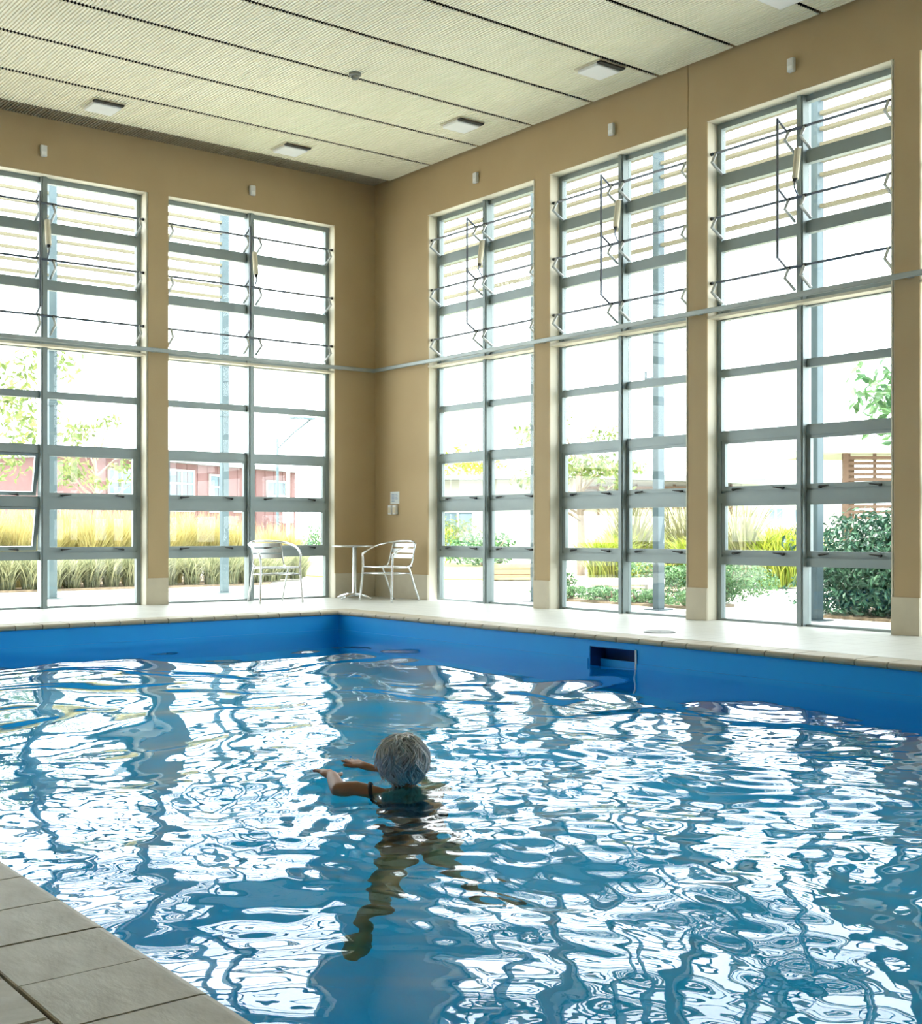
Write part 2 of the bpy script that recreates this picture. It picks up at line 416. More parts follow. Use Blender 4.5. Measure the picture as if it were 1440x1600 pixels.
coping_run((PX0, -10.567 + .252 * 33, 0), (PX0, -10.567 - .252 * 22, 0), R(-90), cm2)     # near left edge, nose toward +x
coping_run((PX0, PY0, 0), (PX1, PY0, 0), 0, cm2)
cn = MB().box(-.125, .125, -.125, .125, -.03, 0, .004).mesh('coping_corner', 'coping')
for x, yy in ((PX1 + .13, PY1 + .13), (PX0 - .13, PY1 + .13), (PX1 + .13, PY0 - .13), (PX0 - .13, PY0 - .13)): link('coping_corner', cn, floor, (x, yy, 0))
dm = MB().box(-.1225, .1225, -.1225, .1225, -.012, 0, .003).mesh('deck_tile', 'tile')
for i in range(3):
    for k in range(19):
        link('deck_tile', dm, floor, (PX0 - CW - .126 - .252 * i, -9.326 - .252 * k - .04, random.uniform(-.001, .001)))

SK0, SK1, SKT, SKB = -6.662, -6.134, -.098, -.33
basin = empty('pool_basin'); tag(basin, 'blue painted swimming pool basin', None, None, 'structure')
D = -1.65
B(PX0 - .2, PX1 + .2, PY0 - .2, PY1 + .2, D - .2, D).build('pool_floor', 'pool_floor', basin)
B(PX0 - .2, PX0, PY0 - .2, PY1 + .2, D, -.0465).build('pool_side', 'pool', basin)
B(PX0, PX1, PY1, PY1 + .2, D, -.0465).build('pool_side', 'pool', basin)
B(PX0, PX1, PY0 - .2, PY0, D, -.0465).build('pool_side', 'pool', basin)
MB().box(PX1, PX1 + .2, PY0 - .2, SK0, D, -.0465).box(PX1, PX1 + .2, SK1, PY1 + .2, D, -.0465).box(PX1, PX1 + .2, SK0, SK1, D, SKB).box(PX1, PX1 + .2, SK0, SK1, SKT, -.0465).build('pool_side', 'pool', basin)
# slim ledge line below the coping on the walls
for (a, b, c, d) in ((PX0, PX1, PY1 - .012, PY1), (PX1 - .012, PX1, PY0, SK0 - .02), (PX1 - .012, PX1, SK1 + .02, PY1 - .012)):
    B(a, b, c, d, -.36, -.205).build('wall_ledge', 'pool', basin)
sk = empty('pool_skimmer', (PX1, (SK0 + SK1) / 2, SKB)); tag(sk, 'rectangular skimmer opening in the blue pool wall', 'skimmer')
hw = (SK1 - SK0) / 2; hh = SKT - SKB
MB().box(.17, .19, -hw, hw, 0, hh).box(0, .17, -hw, -hw + .01, 0, hh).box(0, .17, hw - .01, hw, 0, hh).box(0, .17, -hw + .01, hw - .01, 0, .01).box(0, .17, -hw + .01, hw - .01, hh - .01, hh).build('throat', mat('skimmer_throat', (.01, .05, .22), .6, 0, (.012, .06, .25), 6), sk)
B(.10, .115, -hw + .02, hw - .02, .02, .12).build('weir_flap', 'pool', sk)
MB().box(-.012, .004, -hw - .014, -hw, 0, hh + .004).build('edge_trim', 'white', sk)
MB().box(-.008, .004, -hw, hw + .012, hh, hh + .010).box(-.008, .004, hw, hw + .012, 0, hh).build('frame', 'pool', sk)

lid = empty('skimmer_lid', (-1.38, -6.37, 0)); tag(lid, 'round grey skimmer access lid in the deck tiles', 'lid')
MB().lathe([(.135, 0), (.135, .006), (.118, .007), (.118, .003)], 28).build('ring', 'grey', lid)
MB().lathe([(.116, .001), (.116, .0055), (.02, .006), (.018, .003)], 28).build('cover', 'grey', lid)

# ------------------------------------------------------------------ water
def water_height(x, y):
    return sum(a * math.sin(k1 * x + k2 * y + p) for a, k1, k2, p in WAVES)
rw = random.Random(3); WAVES = []
for lam, n, slope in ((2.6, 3, .012), (1.5, 4, .018), (.85, 6, .022), (.5, 7, .012), (.30, 5, .004)):
    for _ in range(n):
        l = lam * rw.uniform(.8, 1.25); th = rw.uniform(0, 2 * math.pi); k = 2 * math.pi / l
        WAVES.append((slope / k, k * math.cos(th), k * math.sin(th), rw.uniform(0, 6.28)))
SW = (-6.10, -9.25)
def build_water():
    import numpy as np
    nx, ny = 300, 560
    xs = np.linspace(PX0, PX1, nx); t = np.linspace(0, 1, ny)
    ys = PY1 + (PY0 - PY1) * t
    X, Y = np.meshgrid(xs, ys)
    Z = np.zeros_like(X)
    # domain warp so that crests are not straight
    Xw = X + .18 * np.sin(1.3 * Y + .7) + .10 * np.sin(2.9 * X + 1.1 * Y); Yw = Y + .18 * np.sin(1.7 * X + 2.0) + .10 * np.sin(2.3 * Y - 1.4 * X)
    for a, k1, k2, p in WAVES: Z += a * np.sin(k1 * Xw + k2 * Yw + p)
    d = np.hypot(X - SW[0], Y - SW[1])
    ring = .0085 * np.sin(2 * math.pi * d / .47 + .6 * np.sin(3 * np.arctan2(Y - SW[1], X - SW[0]))) * np.exp(-d / 1.3) * (1 - np.exp(-(d / .25) ** 2))
    chop = np.zeros_like(X)
    for _ in range(16):
        l = rw.uniform(.09, .2); th = rw.uniform(0, 6.28); k = 2 * math.pi / l
        chop += .055 / k * np.sin(k * math.cos(th) * Xw + k * math.sin(th) * Yw + rw.uniform(0, 6.28))
    dr = np.hypot((X - SW[0] - .45) / 1.9, (Y - SW[1] + .75) / 1.6)
    Z = Z + ring + chop * np.exp(-dr ** 2) * .9
    # calmer toward the walls
    e = np.minimum(np.minimum(PY1 - Y, PX1 - X), X - PX0); Z *= .45 + .55 * np.clip(e / 1.2, 0, 1)
    V = np.stack([X, Y, Z], -1).reshape(-1, 3)
    idx = np.arange(nx * ny).reshape(ny, nx)
    F = np.stack([idx[:-1, :-1], idx[1:, :-1], idx[1:, 1:], idx[:-1, 1:]], -1).reshape(-1, 4)
    me = bpy.data.meshes.new('pool_water')
    me.vertices.add(len(V)); me.vertices.foreach_set('co', V.ravel())
    me.loops.add(F.size); me.loops.foreach_set('vertex_index', F.ravel().astype('int32'))
    me.polygons.add(len(F)); me.polygons.foreach_set('loop_start', np.arange(0, F.size, 4, dtype='int32'))
    me.update(calc_edges=True); me.polygons.foreach_set('use_smooth', np.ones(len(F), dtype=bool))
    me.materials.append(WATER); me.validate(); me.update()
    return me
water = link('pool_water', build_water(), None, (0, 0, WZ))
tag(water, 'rippled clear blue water filling the pool', 'water', None, 'stuff')

# ------------------------------------------------------------------ ceiling fixtures and wall boxes
def diffuser(x, y, label):
    r = empty('ceiling_diffuser', (x, y, H)); tag(r, label, 'air diffuser', 'square diffusers in the ceiling')
    MB().box(-.18, .18, -.18, .18, -.012, 0).build('surround', 'cream', r)
    MB().box(-.165, .165, -.182, -.125, -.028, -.012).build('slot', 'gap', r)
    MB().box(-.155, .155, -.125, .16, -.045, -.012, .006).build('plate', 'plate', r)
diffuser(-.66, -4.91, 'square white diffuser near the middle window of the right wall')
diffuser(-4.10, -.85, 'square pale diffuser at the far left of the ceiling')
diffuser(-1.755, -.80, 'square pale diffuser above the back window beside the corner')
diffuser(-.70, -2.76, 'square white diffuser above the window nearest the corner')
diffuser(-.62, -7.09, 'square diffuser cut by the top edge of the view')
sd = empty('smoke_detector', (-2.485, -3.30, H)); tag(sd, 'small dark smoke detector on the ceiling joint', 'smoke detector')
MB().lathe([(.062, 0), (.062, -.022), (.045, -.03), (.04, -.03)][::-1], 18).build('base', 'grey', sd)
MB().lathe([(.036, -.03), (.034, -.055), (.02, -.066), (.006, -.068)][::-1], 18).build('sensor_head', 'grey', sd)
def wall_box(x, y, rz, label):
    r = empty('wall_sensor', (x, y, 5.085), rz); tag(r, label, 'sensor', 'small white boxes above the windows')
    MB().box(-.036, .036, -.042, 0, -.062, .062, .006).build('housing', 'white', r)
    MB().box(-.024, .024, -.045, -.041, -.045, -.01, .001).build('lens', 'plate', r)
wall_box(-4.449, 0, 0, 'small white box above the back window with open sashes')
wall_box(-1.849, 0, 0, 'small white box above the back window beside the corner')
wall_box(0, -2.156, R(-90), 'small white box above the right wall window nearest the corner')
wall_box(0, -4.43, R(-90), 'small white box above the middle window of the right wall')
wall_box(0, -6.713, R(-90), 'small white box above the window with the dark bush')

nt_ = empty('wall_notice', (0, -.452, 1.224), R(-90)); tag(nt_, 'white paper notice with blue print on the wall near the corner', 'notice')
B(-.10, .10, -.004, -.0005, 0, .158).build('sheet', 'paper', nt_)
inkm = MB()
for k in range(6): inkm.box(-.07, -.005, -.0055, -.004, .028 + .018 * k, .036 + .018 * k)
for k in range(4): inkm.box(.01, .07 - .01 * (k % 2), -.0055, -.004, .06 + .02 * k, .066 + .02 * k)
inkm.build('print', 'ink', nt_)
for yy, lb in ((-.385, 'pale holder under the wall notice, the one nearer the corner'), (-.492, 'pale holder under the wall notice, the one farther from the corner')):
    r = empty('leaflet_holder', (0, yy, 1.085), R(-90)); tag(r, lb, 'holder', 'holders under the notice')
    MB().box(-.036, .036, -.045, -.001, 0, .125, .006).build('box', 'white', r)
    MB().box(-.030, .030, -.0475, -.0445, .02, .09, .001).build('front_plate', 'cream', r)

# ------------------------------------------------------------------ furniture
def arc(pts, n=6):
    """Catmull-Rom through pts"""
    P = [Vector(p) for p in pts]; P = [2 * P[0] - P[1]] + P + [2 * P[-1] - P[-2]]; out = []
    for i in range(1, len(P) - 2):
        for k in range(n):
            t = k / n; a, b, c, d = P[i - 1:i + 3]
            out.append(.5 * ((2 * b) + (c - a) * t + (2 * a - 5 * b + 4 * c - d) * t * t + (3 * b - a - 3 * c + d) * t ** 3))
    out.append(P[-2]); return out
def make_chair():
    r = empty('bistro_chair')
    # local: faces -y
    hoop = arc([(-.265, -.20, .60), (-.285, -.06, .655), (-.275, .12, .705), (-.18, .25, .735), (0, .285, .745), (.18, .25, .735), (.275, .12, .705), (.285, -.06, .655), (.265, -.20, .60)], 5)
    MB().tube(hoop, .0135, 8).build('arm_hoop', 'alu', r, True)
    for s in (-1, 1):
        MB().tube(arc([(s * .265, -.20, .60), (s * .262, -.225, .575), (s * .252, -.228, .44), (s * .262, -.245, .20), (s * .275, -.262, .0)], 5), .0125, 8).build('leg', 'alu', r, True)
        MB().tube(arc([(s * .235, .04, .68 if False else .425), (s * .23, .10, .40), (s * .225, .19, .20), (s * .225, .285, 0)], 5), .0125, 8).build('leg', 'alu', r, True)
        MB().tube(arc([(s * .20, .10, .425), (s * .20, .17, .46), (s * .195, .215, .60), (s * .19, .255, .733)], 5), .0105, 8).build('back_upright', 'alu', r, True)
    fr = arc([(-.235, -.225, .425), (-.235, .05, .418), (-.20, .17, .42)], 4)
    MB().tube([(-.235, -.225, .425), (-.238, .0, .418), (-.21, .16, .42), (.21, .16, .42), (.238, 0, .418), (.235, -.225, .425), (-.235, -.225, .425)], .0115, 8).build('seat_frame', 'alu', r, True)
    MB().tube([(-.255, -.235, .345), (-.228, .145, .345), (.228, .145, .345), (.255, -.235, .345), (-.255, -.235, .345)], .009, 8).build('stretcher', 'alu', r, True)
    for k in range(8):
        yk = -.225 + k * .051
        MB().box(-.228, .228, yk - .020, yk + .020, .427 - .006 * math.sin(math.pi * k / 7), .433 - .006 * math.sin(math.pi * k / 7), .002).build('seat_slat', 'alu_b', r)
    for k, z in enumerate((.555, .625, .695)):
        yk = .205 + (z - .555) * .32
        mb = MB(); n = 8
        for i in range(n):
            xa, xb = -.195 + .39 * i / n, -.195 + .39 * (i + 1) / n
            ya, yb = yk + .02 * (1 - (xa / .195) ** 2), yk + .02 * (1 - (xb / .195) ** 2)
            for (y0, y1) in ((0, 0), (.007, .007)):
                mb.face([(xa, ya + y0, z - .026), (xb, yb + y0, z - .026), (xb, yb + y0 + .008, z + .026), (xa, ya + y0 + .008, z + .026)])
            mb.face([(xa, ya, z - .026), (xb, yb, z - .026), (xb, yb + .007, z - .026), (xa, ya + .007, z - .026)])
            mb.face([(xa, ya + .008, z + .026), (xb, yb + .008, z + .026), (xb, yb + .015, z + .026), (xa, ya + .015, z + .026)])
        mb.build('back_slat', 'alu_b', r)
    return r
ch1 = make_chair(); tag(ch1, 'polished aluminium slatted armchair in front of the back window', 'chair', 'aluminium armchairs by the pool')
ch1.location = (-1.72, -.32, 0); ch1.rotation_euler = (0, 0, R(-8))
ch2 = copy_tree(ch1); tag(ch2, 'polished aluminium slatted armchair beside the round table in the corner', 'chair')
ch2.location = (-.46, -1.01, 0); ch2.rotation_euler = (0, 0, R(-79))
tb = empty('round_table', (-.56, -.35, 0)); tag(tb, 'small round aluminium pedestal table in the corner', 'table')
MB().lathe([(.27, .665), (.292, .668), (.292, .683), (.28, .686), (.02, .686)], 32).build('table_top', 'alu_b', tb, False)
MB().lathe([(.035, .055), (.030, .08), (.030, .66), (.06, .665)], 18).build('pedestal', 'alu', tb, True)
for k in range(4):
    a = R(20 + 90 * k); c_, s_ = math.cos(a), math.sin(a)
    MB().tube(arc([(.0, 0, .058), (.10 * c_, .10 * s_, .055), (.20 * c_, .20 * s_, .035), (.265 * c_, .265 * s_, .012)], 4), [.026] * 5 + [.022] * 5 + [.014] * 3, 8).build('foot', 'alu', tb, True)

# ------------------------------------------------------------------ outside: ground
tag(MB().box(-60, 90, .30, 90, -.30, -.05).box(.30, 90, -60, .30, -.30, -.05).build('ground', 'paving'), 'pale sunlit concrete ground outside', kind='structure')
gd = random.Random(11)
def slab(name, m, pts, z0, z1, label, parent=None):
    mb = MB(); n = len(pts)
    mb.v = [(x, y, z0) for x, y in pts] + [(x, y, z1) for x, y in pts]
    mb.f = [tuple(range(n, 2 * n)), tuple(reversed(range(n)))] + [(i, (i + 1) % n, n + (i + 1) % n, n + i) for i in range(n)]
    return tag(mb.build(name, m, parent), label, kind='structure')
slab('planting_bed', 'soil', [(-14, 5.0), (1.2, 5.0), (2.2, 6.6), (3.4, 9.0), (-14, 9.0)], -.05, -.02, 'mulched planting bed outside the back windows')
slab('planting_bed', 'soil', [(1.82, -3.9), (1.82, -1.2), (3.1, -1.2), (3.3, -2.2), (2.6, -3.9)], -.05, -.02, 'mulched bed outside the middle right window')
slab('planting_bed', 'soil', [(1.8, -9.5), (1.8, -5.75), (2.9, -5.2), (5.4, -3.6), (7.5, -6.0), (4.0, -9.5)], -.05, -.02, 'mulched bed under the dark bush')
slab('planting_bed', 'soil', [(4.4, -1.9), (9.6, 2.4), (13.5, 5.0), (9.0, 5.4), (5.6, 2.6)], -.05, -.02, 'mulched bed beyond the garden path')
slab('lawn', 'lawn', [(4.2, 5.2), (6.2, 3.3), (8.6, 5.4), (14, 12), (9, 18), (3.5, 9)], -.05, -.025, 'sunlit lawn outside the corner window')
slab('lawn', 'lawn', [(9.4, 1.6), (16, -2), (26, 8), (20, 12)], -.05, -.025, 'sunlit lawn beyond the garden path')

# steel posts and sunshade slats
def steel_post(x, y, label, top=6.3):
    r = empty('steel_post', (x, y, -.05)); tag(r, label, 'post', 'galvanised posts outside the windows')
    MB().box(-.055, .055, -.045, .045, .012, top, .006).build('shaft', 'galv', r)
    MB().box(-.12, .12, -.12, .12, 0, .012).build('base_plate', 'galv', r)
    for z in (3.35, 2.62):
        MB().box(-.061, .061, -.051, .051, z, z + .05, .003).build('collar', 'galv', r)
    return r
PB = [-1.58, -3.74, -5.93, -8.12, -10.3]
LP = ['galvanised post seen at the edge of the corner window', 'galvanised post behind the middle window of the right wall', 'galvanised post beside the dark bush', 'galvanised post beyond the right edge', 'farthest right galvanised post']
posts = [steel_post(1.44, y, LP[k]) for k, y in enumerate(PB)]
# short T-shaped bracket on the middle post
MB().box(-.012, .012, .045, .20, 2.70, 2.72).box(-.012, .012, .19, .21, 2.62, 2.80).build('tee_bracket', 'galv', posts[1])
steel_post(-.70, 2.95, 'pale steel post outside the back window beside the corner')
steel_post(-3.28, 2.95, 'pale steel post outside the back window with open sashes')
steel_post(-5.86, 2.95, 'leftmost pale steel post outside the back wall')
def slats(name, label, along, fixed, a, b, zs):
    r = empty(name, (fixed, (a + b) / 2, 0) if along == 'y' else ((a + b) / 2, fixed, 0)); tag(r, label, 'sunshade', 'slatted sunshades outside the windows')
    L = (b - a) / 2 - .06
    for z in zs:
        mb = MB()
        pr = [(-.035, -.018), (.035, -.018), (.035, .018), (-.035, .018)]
        for e in (-L, L):
            for p, q in pr: mb.v.append((p, e, z + q) if along == 'y' else (e, p, z + q))
        mb.f = [(0, 1, 2, 3), (7, 6, 5, 4)] + [(i, i + 4, (i + 1) % 4 + 4, (i + 1) % 4) for i in range(4)]
        mb.build('slat', 'slat', r)
    return r
ZB = [5.75, 5.60, 5.445, 5.29, 5.14, 4.98, 4.82, 4.66, 4.51, 4.19]
LS = ['cream slatted sunshade outside the corner window and middle window', 'cream slatted sunshade outside the middle window of the right wall', 'cream slatted sunshade outside the window with the dark bush', 'cream slatted sunshade past the right edge']
for k in range(4): slats('sunshade', LS[k], 'y', 1.44, PB[k + 1], PB[k], ZB)
slats('sunshade', 'cream slatted sunshade just outside the wall corner', 'y', 1.44, PB[0], 1.2, ZB)
ZA = [4.33 + .158 * k for k in range(11)]
slats('sunshade', 'pale slatted sunshade outside the back wall beside the corner window', 'x', 2.95, -3.28, -.70, ZA)
slats('sunshade', 'pale slatted sunshade at the left of the back wall', 'x', 2.95, -5.86, -3.28, ZA)

# ------------------------------------------------------------------ plants
def blade(mb, rnd, base, h, lean, az, w, seg=4, droop=.5):
    d = Vector((math.cos(az), math.sin(az), 0)); s = Vector((-math.sin(az), math.cos(az), 0)); prev = None
    for k in range(seg + 1):
        t = k / seg
        p = base + d * (lean * t ** 1.6) + Vector((0, 0, h * (t - droop * t * t * .55)))
        ww = w * (1 - t) ** .7 * (.5 + .5 * min(1, t * 4)) + .0006
        a, b = p - s * ww, p + s * ww; i = len(mb.v); mb.v += [tuple(a), tuple(b)]
        if prev is not None: mb.f.append((prev, prev + 1, i + 1, i))
        prev = i
def grass_mesh(name, m, n, h, spread, w, lean, seed, droop=.6, base_r=.12):
    rnd = random.Random(seed); mb = MB()
    for _ in range(n):
        az = rnd.uniform(0, 6.283); r = base_r * math.sqrt(rnd.random()); a2 = rnd.uniform(0, 6.283)
        blade(mb, rnd, Vector((r * math.cos(a2), r * math.sin(a2), 0)), h * rnd.uniform(.65, 1.1), lean * rnd.uniform(.2, 1.15), az, w * rnd.uniform(.7, 1.2), 4, droop)
    return mb.mesh(name, m)
def leaf_blob(mb, rnd, c, rad, n, size, shell=.55):
    for _ in range(n):
        v = Vector((rnd.gauss(0, 1), rnd.gauss(0, 1), rnd.gauss(0, 1))).normalized()
        rr = shell + (1 - shell) * rnd.random() ** .5
        p = Vector((c[0] + v.x * rad[0] * rr, c[1] + v.y * rad[1] * rr, c[2] + v.z * rad[2] * rr))
        nrm = (v + Vector((rnd.uniform(-.9, .9), rnd.uniform(-.9, .9), rnd.uniform(-.5, .9)))).normalized()
        a = nrm.orthogonal().normalized(); b = nrm.cross(a); an = rnd.uniform(0, 6.28)
        a, b = a * math.cos(an) + b * math.sin(an), b * math.cos(an) - a * math.sin(an)
        L = size * rnd.uniform(.7, 1.3); W = L * .42
        mb.face([p - a * L * .5, p + b * W * .5 + nrm * .1 * L, p + a * L * .5, p - b * W * .5 + nrm * .1 * L])
def bush(loc, rad, blobs, n, size, m, label, group=None, name='shrub', seed=1, cat='shrub'):
    rnd = random.Random(seed); r = empty(name, loc); tag(r, label, cat, group)
    mb = MB()
    for k in range(blobs):
        a = rnd.uniform(0, 6.283); q = math.sqrt(rnd.random()) * .6
        c = (rad[0] * q * math.cos(a), rad[1] * q * math.sin(a), rad[2] * rnd.uniform(.18, 1.15))
        f = rnd.uniform(.45, .7); leaf_blob(mb, rnd, c, (rad[0] * f, rad[1] * f, rad[2] * f * .8), n // blobs, size)
    mb.v = [(x, y, max(z, .012)) for x, y, z in mb.v]
    mb.build('foliage', m, r)
    st = MB()
    for k in range(6):
        a = rnd.uniform(0, 6.283); st.tube([(0.05 * math.cos(a), .05 * math.sin(a), 0), (rad[0] * .3 * math.cos(a), rad[1] * .3 * math.sin(a), rad[2] * .6), (rad[0] * .55 * math.cos(a), rad[1] * .55 * math.sin(a), rad[2] * 1.1)], [.02, .014, .006], 5)
    st.build('stems', 'bark', r)
    return r
def tree(loc, h, crown, n, size, m, label, seed, spread=1.0, low=.45, group='trees in the garden', trunk=.09):
    rnd = random.Random(seed); r = empty('garden_tree', loc); tag(r, label, 'tree', group)
    tr = MB().tube([(0, 0, 0), (.03, .02, h * .35), (-.04, .05, h * .7), (0, 0, h * .92)], [trunk, trunk * .8, trunk * .5, trunk * .2], 8)
    lf = MB()
    for k in range(14):
        a = rnd.uniform(0, 6.283); z = h * rnd.uniform(low, .95); L = crown * rnd.uniform(.45, 1.0)
        e = (L * math.cos(a), L * math.sin(a), z + h * rnd.uniform(-.02, .14))
        tr.tube([(0, 0, z * .8), (e[0] * .5, e[1] * .5, z * .95), e], [trunk * .35, trunk * .22, .008], 5)
        leaf_blob(lf, rnd, e, (crown * .38, crown * .38, crown * .2), n // 14, size, .2)
    tr.build('trunk', 'bark', r); lf.build('crown', m, r)
    return r
# tall grass hedge row outside the back windows
gm = [grass_mesh('blades', 'grass', 800, 1.45, .5, .010, .50, s) for s in (1, 2, 3)]
gg = [grass_mesh('blades', 'grass_g', 420, .78, .5, .009, .46, s) for s in (4, 5)]
gst = [grass_mesh('blades', 'straw', 260, 1.40, .5, .008, .42, s, .3) for s in (6, 7)]
rnd = random.Random(5)
def clump(loc, front, back, label, group, s=1.0, rz=None):
    r = empty('grass_clump', loc, rnd.uniform(0, 6.28) if rz is None else rz); r.scale = (s, s, s * rnd.uniform(.92, 1.08)); tag(r, label, 'grass', group)
    link('blades', front, r)
    if back is not None: link('seed_stalks', back, r)
for i in range(24):
    x = -4.8 + i * .335
    yb = 5.25 + max(0, (x - .9)) * .75
    clump((x, yb + rnd.uniform(-.08, .12), -.02), gg[i % 2], None, 'green arching grass clump in the front row outside the back windows', 'front row of grass outside the back windows')
for i in range(22):
    x = -5.0 + i * .38; yb = 6.0 + max(0, (x - .8)) * .75
    clump((x, yb + rnd.uniform(-.15, .2), -.02), gm[i % 3], gst[i % 2], 'tall yellow-green grass clump in the back row outside the back windows', 'back row of grass outside the back windows', 1.0 if x < 1.2 else .72)
for i in range(16):
    x = -4.5 + i * .5
    clump((x, 7.4 + rnd.uniform(-.2, .2), -.02), gm[(i + 1) % 3], gst[(i + 1) % 2], 'tall golden grass clump in the last row outside the back windows', 'last row of grass outside the back windows', 1.12 if x < 1.0 else .8)

# garden outside the right wall
bush((2.45, -6.40, -.02), (.85, 1.35, .70), 26, 15000, .085, 'dark_leaf', 'large dark green glossy bush right outside the right window', seed=3)
bush((2.3, -8.6, -.02), (.6, .7, .45), 8, 1800, .07, 'dark_leaf', 'dark green bush behind the right-hand pier', seed=4)
bush((3.0, -5.15, -.02), (.40, .42, .34), 7, 1100, .06, 'dark_leaf', 'small dark green shrub at the left edge of the large bush', seed=5)
bush((2.95, -3.42, -.02), (.72, .70, .36), 12, 4200, .055, 'hedge', 'rounded mid green shrub beside the garden path', seed=6)
for i in range(7):
    bush((1.95, -3.75 + i * .42, -.02), (.30, .27, .12), 4, 900, .045, 'hedge', 'low green hedge plant at the foot of the middle right window', 'low hedge outside the middle right window', name='hedge_plant', seed=20 + i, cat='hedge')
bush((2.3, -1.0, -.02), (.30, .30, .30), 8, 1500, .06, 'hedge', 'green shrub at the left end of the concrete seat', seed=8)
bush((5.7, .1, -.02), (.60, .60, .26), 9, 1900, .07, 'hedge', 'green shrub behind the concrete seat', seed=9)
bush((6.3, 1.2, -.02), (.7, .7, .34), 9, 1900, .08, 'lime', 'pale lime shrub behind the concrete seat', seed=10)
seat = empty('concrete_seat', (4.03, -.52, -.05), R(-37.5)); tag(seat, 'low white concrete bench behind the hedge outside the middle window', 'bench')
MB().box(-.67, .67, -.2, .2, .12, .21, .01).build('seat_slab', 'render_w', seat)
for xx in (-.5, .5): MB().box(xx - .08, xx + .08, -.15, .15, 0, .12).build('leg', 'render_w', seat)
fm = [grass_mesh('leaves', 'flax', 110, 1.95, .5, .026, .85, s, .55, .14) for s in (31, 32)]
lm = grass_mesh('leaves', 'lime', 900, 1.35, .5, .012, .70, 33, .8, .3)
for (x, y, s, mesh, lb) in ((6.6, -.75, 1.0, fm[0], 'tall pale flax plant beside the lime grass'), (7.4, .3, 1.05, fm[1], 'tall pale flax plant behind the lime grass'), (8.0, 1.6, 1.15, fm[0], 'tall flax plant left of the steel post'),
                            (6.9, 1.9, 1.0, fm[1], 'tall flax plant in the middle of the garden bed'), (7.6, 2.9, 1.05, fm[0], 'tall flax plant at the far left of the garden bed'), (8.6, 2.6, 1.1, fm[1], 'tall flax plant at the back of the garden bed')):
    r = empty('flax_plant', (x, y, -.02), rnd.uniform(0, 6)); r.scale = (s, s, s); tag(r, lb, 'plant', 'flax plants in the garden'); link('leaves', mesh, r)
for (x, y, s, lb) in ((7.0, -1.15, 1.15, 'bright lime grass mound in front of the white house'), (8.1, -.55, 1.25, 'larger bright lime grass mound in front of the white house'), (6.3, -.1, 1.0, 'lime grass mound at the left by the flax'), (5.8, 1.5, 1.0, 'golden grass mound behind the bench'), (7.2, 2.3, 1.2, 'pale grass mound below the garden tree')):
    r = empty('grass_mound', (x, y, -.02), rnd.uniform(0, 6)); r.scale = (s, s, s); tag(r, lb, 'grass', 'grass mounds in the garden'); link('leaves', lm, r)
tree((7.9, 4.35, -.02), 3.0, 1.15, 900, .14, 'leaf', 'small tree with loose yellow-green crown outside the middle window', 41)
tree((5.9, -5.35, -.02), 3.3, 1.5, 900, .2, 'hedge', 'garden tree whose branch hangs in at the right edge', 42, low=.62)
tree((-.6, 16.2, -.02), 4.8, 2.4, 1500, .22, 'leaf', 'loose leafy tree at the far left behind the grass', 43)
tree((3.2, 17.6, -.02), 3.9, 1.1, 500, .2, 'leaf', 'sparse young tree in front of the far building', 44)
tree((22.3, 27.8, -.02), 3.9, 2.0, 1300, .22, 'lime', 'broad lime tree at the left behind the low white building', 45, low=.7)
tree((27.6, 24.4, -.02), 3.9, 2.0, 1300, .24, 'leaf', 'broad tree at the right behind the low white building', 46, low=.7)
for k, (x, y, s) in enumerate(((10.0, 13.4, 1.0), (10.9, 11.1, .85), (12.1, 14.6, 1.1))):
    bush((x, y, -.02), (1.3 * s, 1.3 * s, .75 * s), 8, 1200, .14, ('lime', 'hedge', 'leaf')[k], ('lime shrub in front of the glazed doors', 'green shrub right of the glazed doors', 'loose shrub at the right of the low white building')[k], seed=50 + k)
bush((15.6, 26.6, -.02), (1.1, 1.1, .8), 8, 900, .14, 'hedge', 'green shrub at the right end of the maroon building', seed=60)
bush((13.4, 25.0, -.02), (.9, .9, .55), 6, 700, .14, 'dark_leaf', 'dark shrub behind the sign post', seed=61)
pl = empty('timber_planter', (5.65, 3.85, -.05), R(-36)); tag(pl, 'low timber planter box outside the corner window', 'planter')
for k in range(3): MB().box(-.36, .36, -.16, -.13, .02 + .10 * k, .11 + .10 * k, .004).build('board', 'planter', pl)
for k in range(3): MB().box(-.36, .36, .13, .16, .02 + .10 * k, .11 + .10 * k, .004).build('board', 'planter', pl)
for sx in (-.36, .33): MB().box(sx, sx + .03, -.13, .13, 0, .32).build('end_board', 'planter', pl)
MB().box(-.33, .33, -.13, .13, .20, .27).build('soil', 'soil', pl)

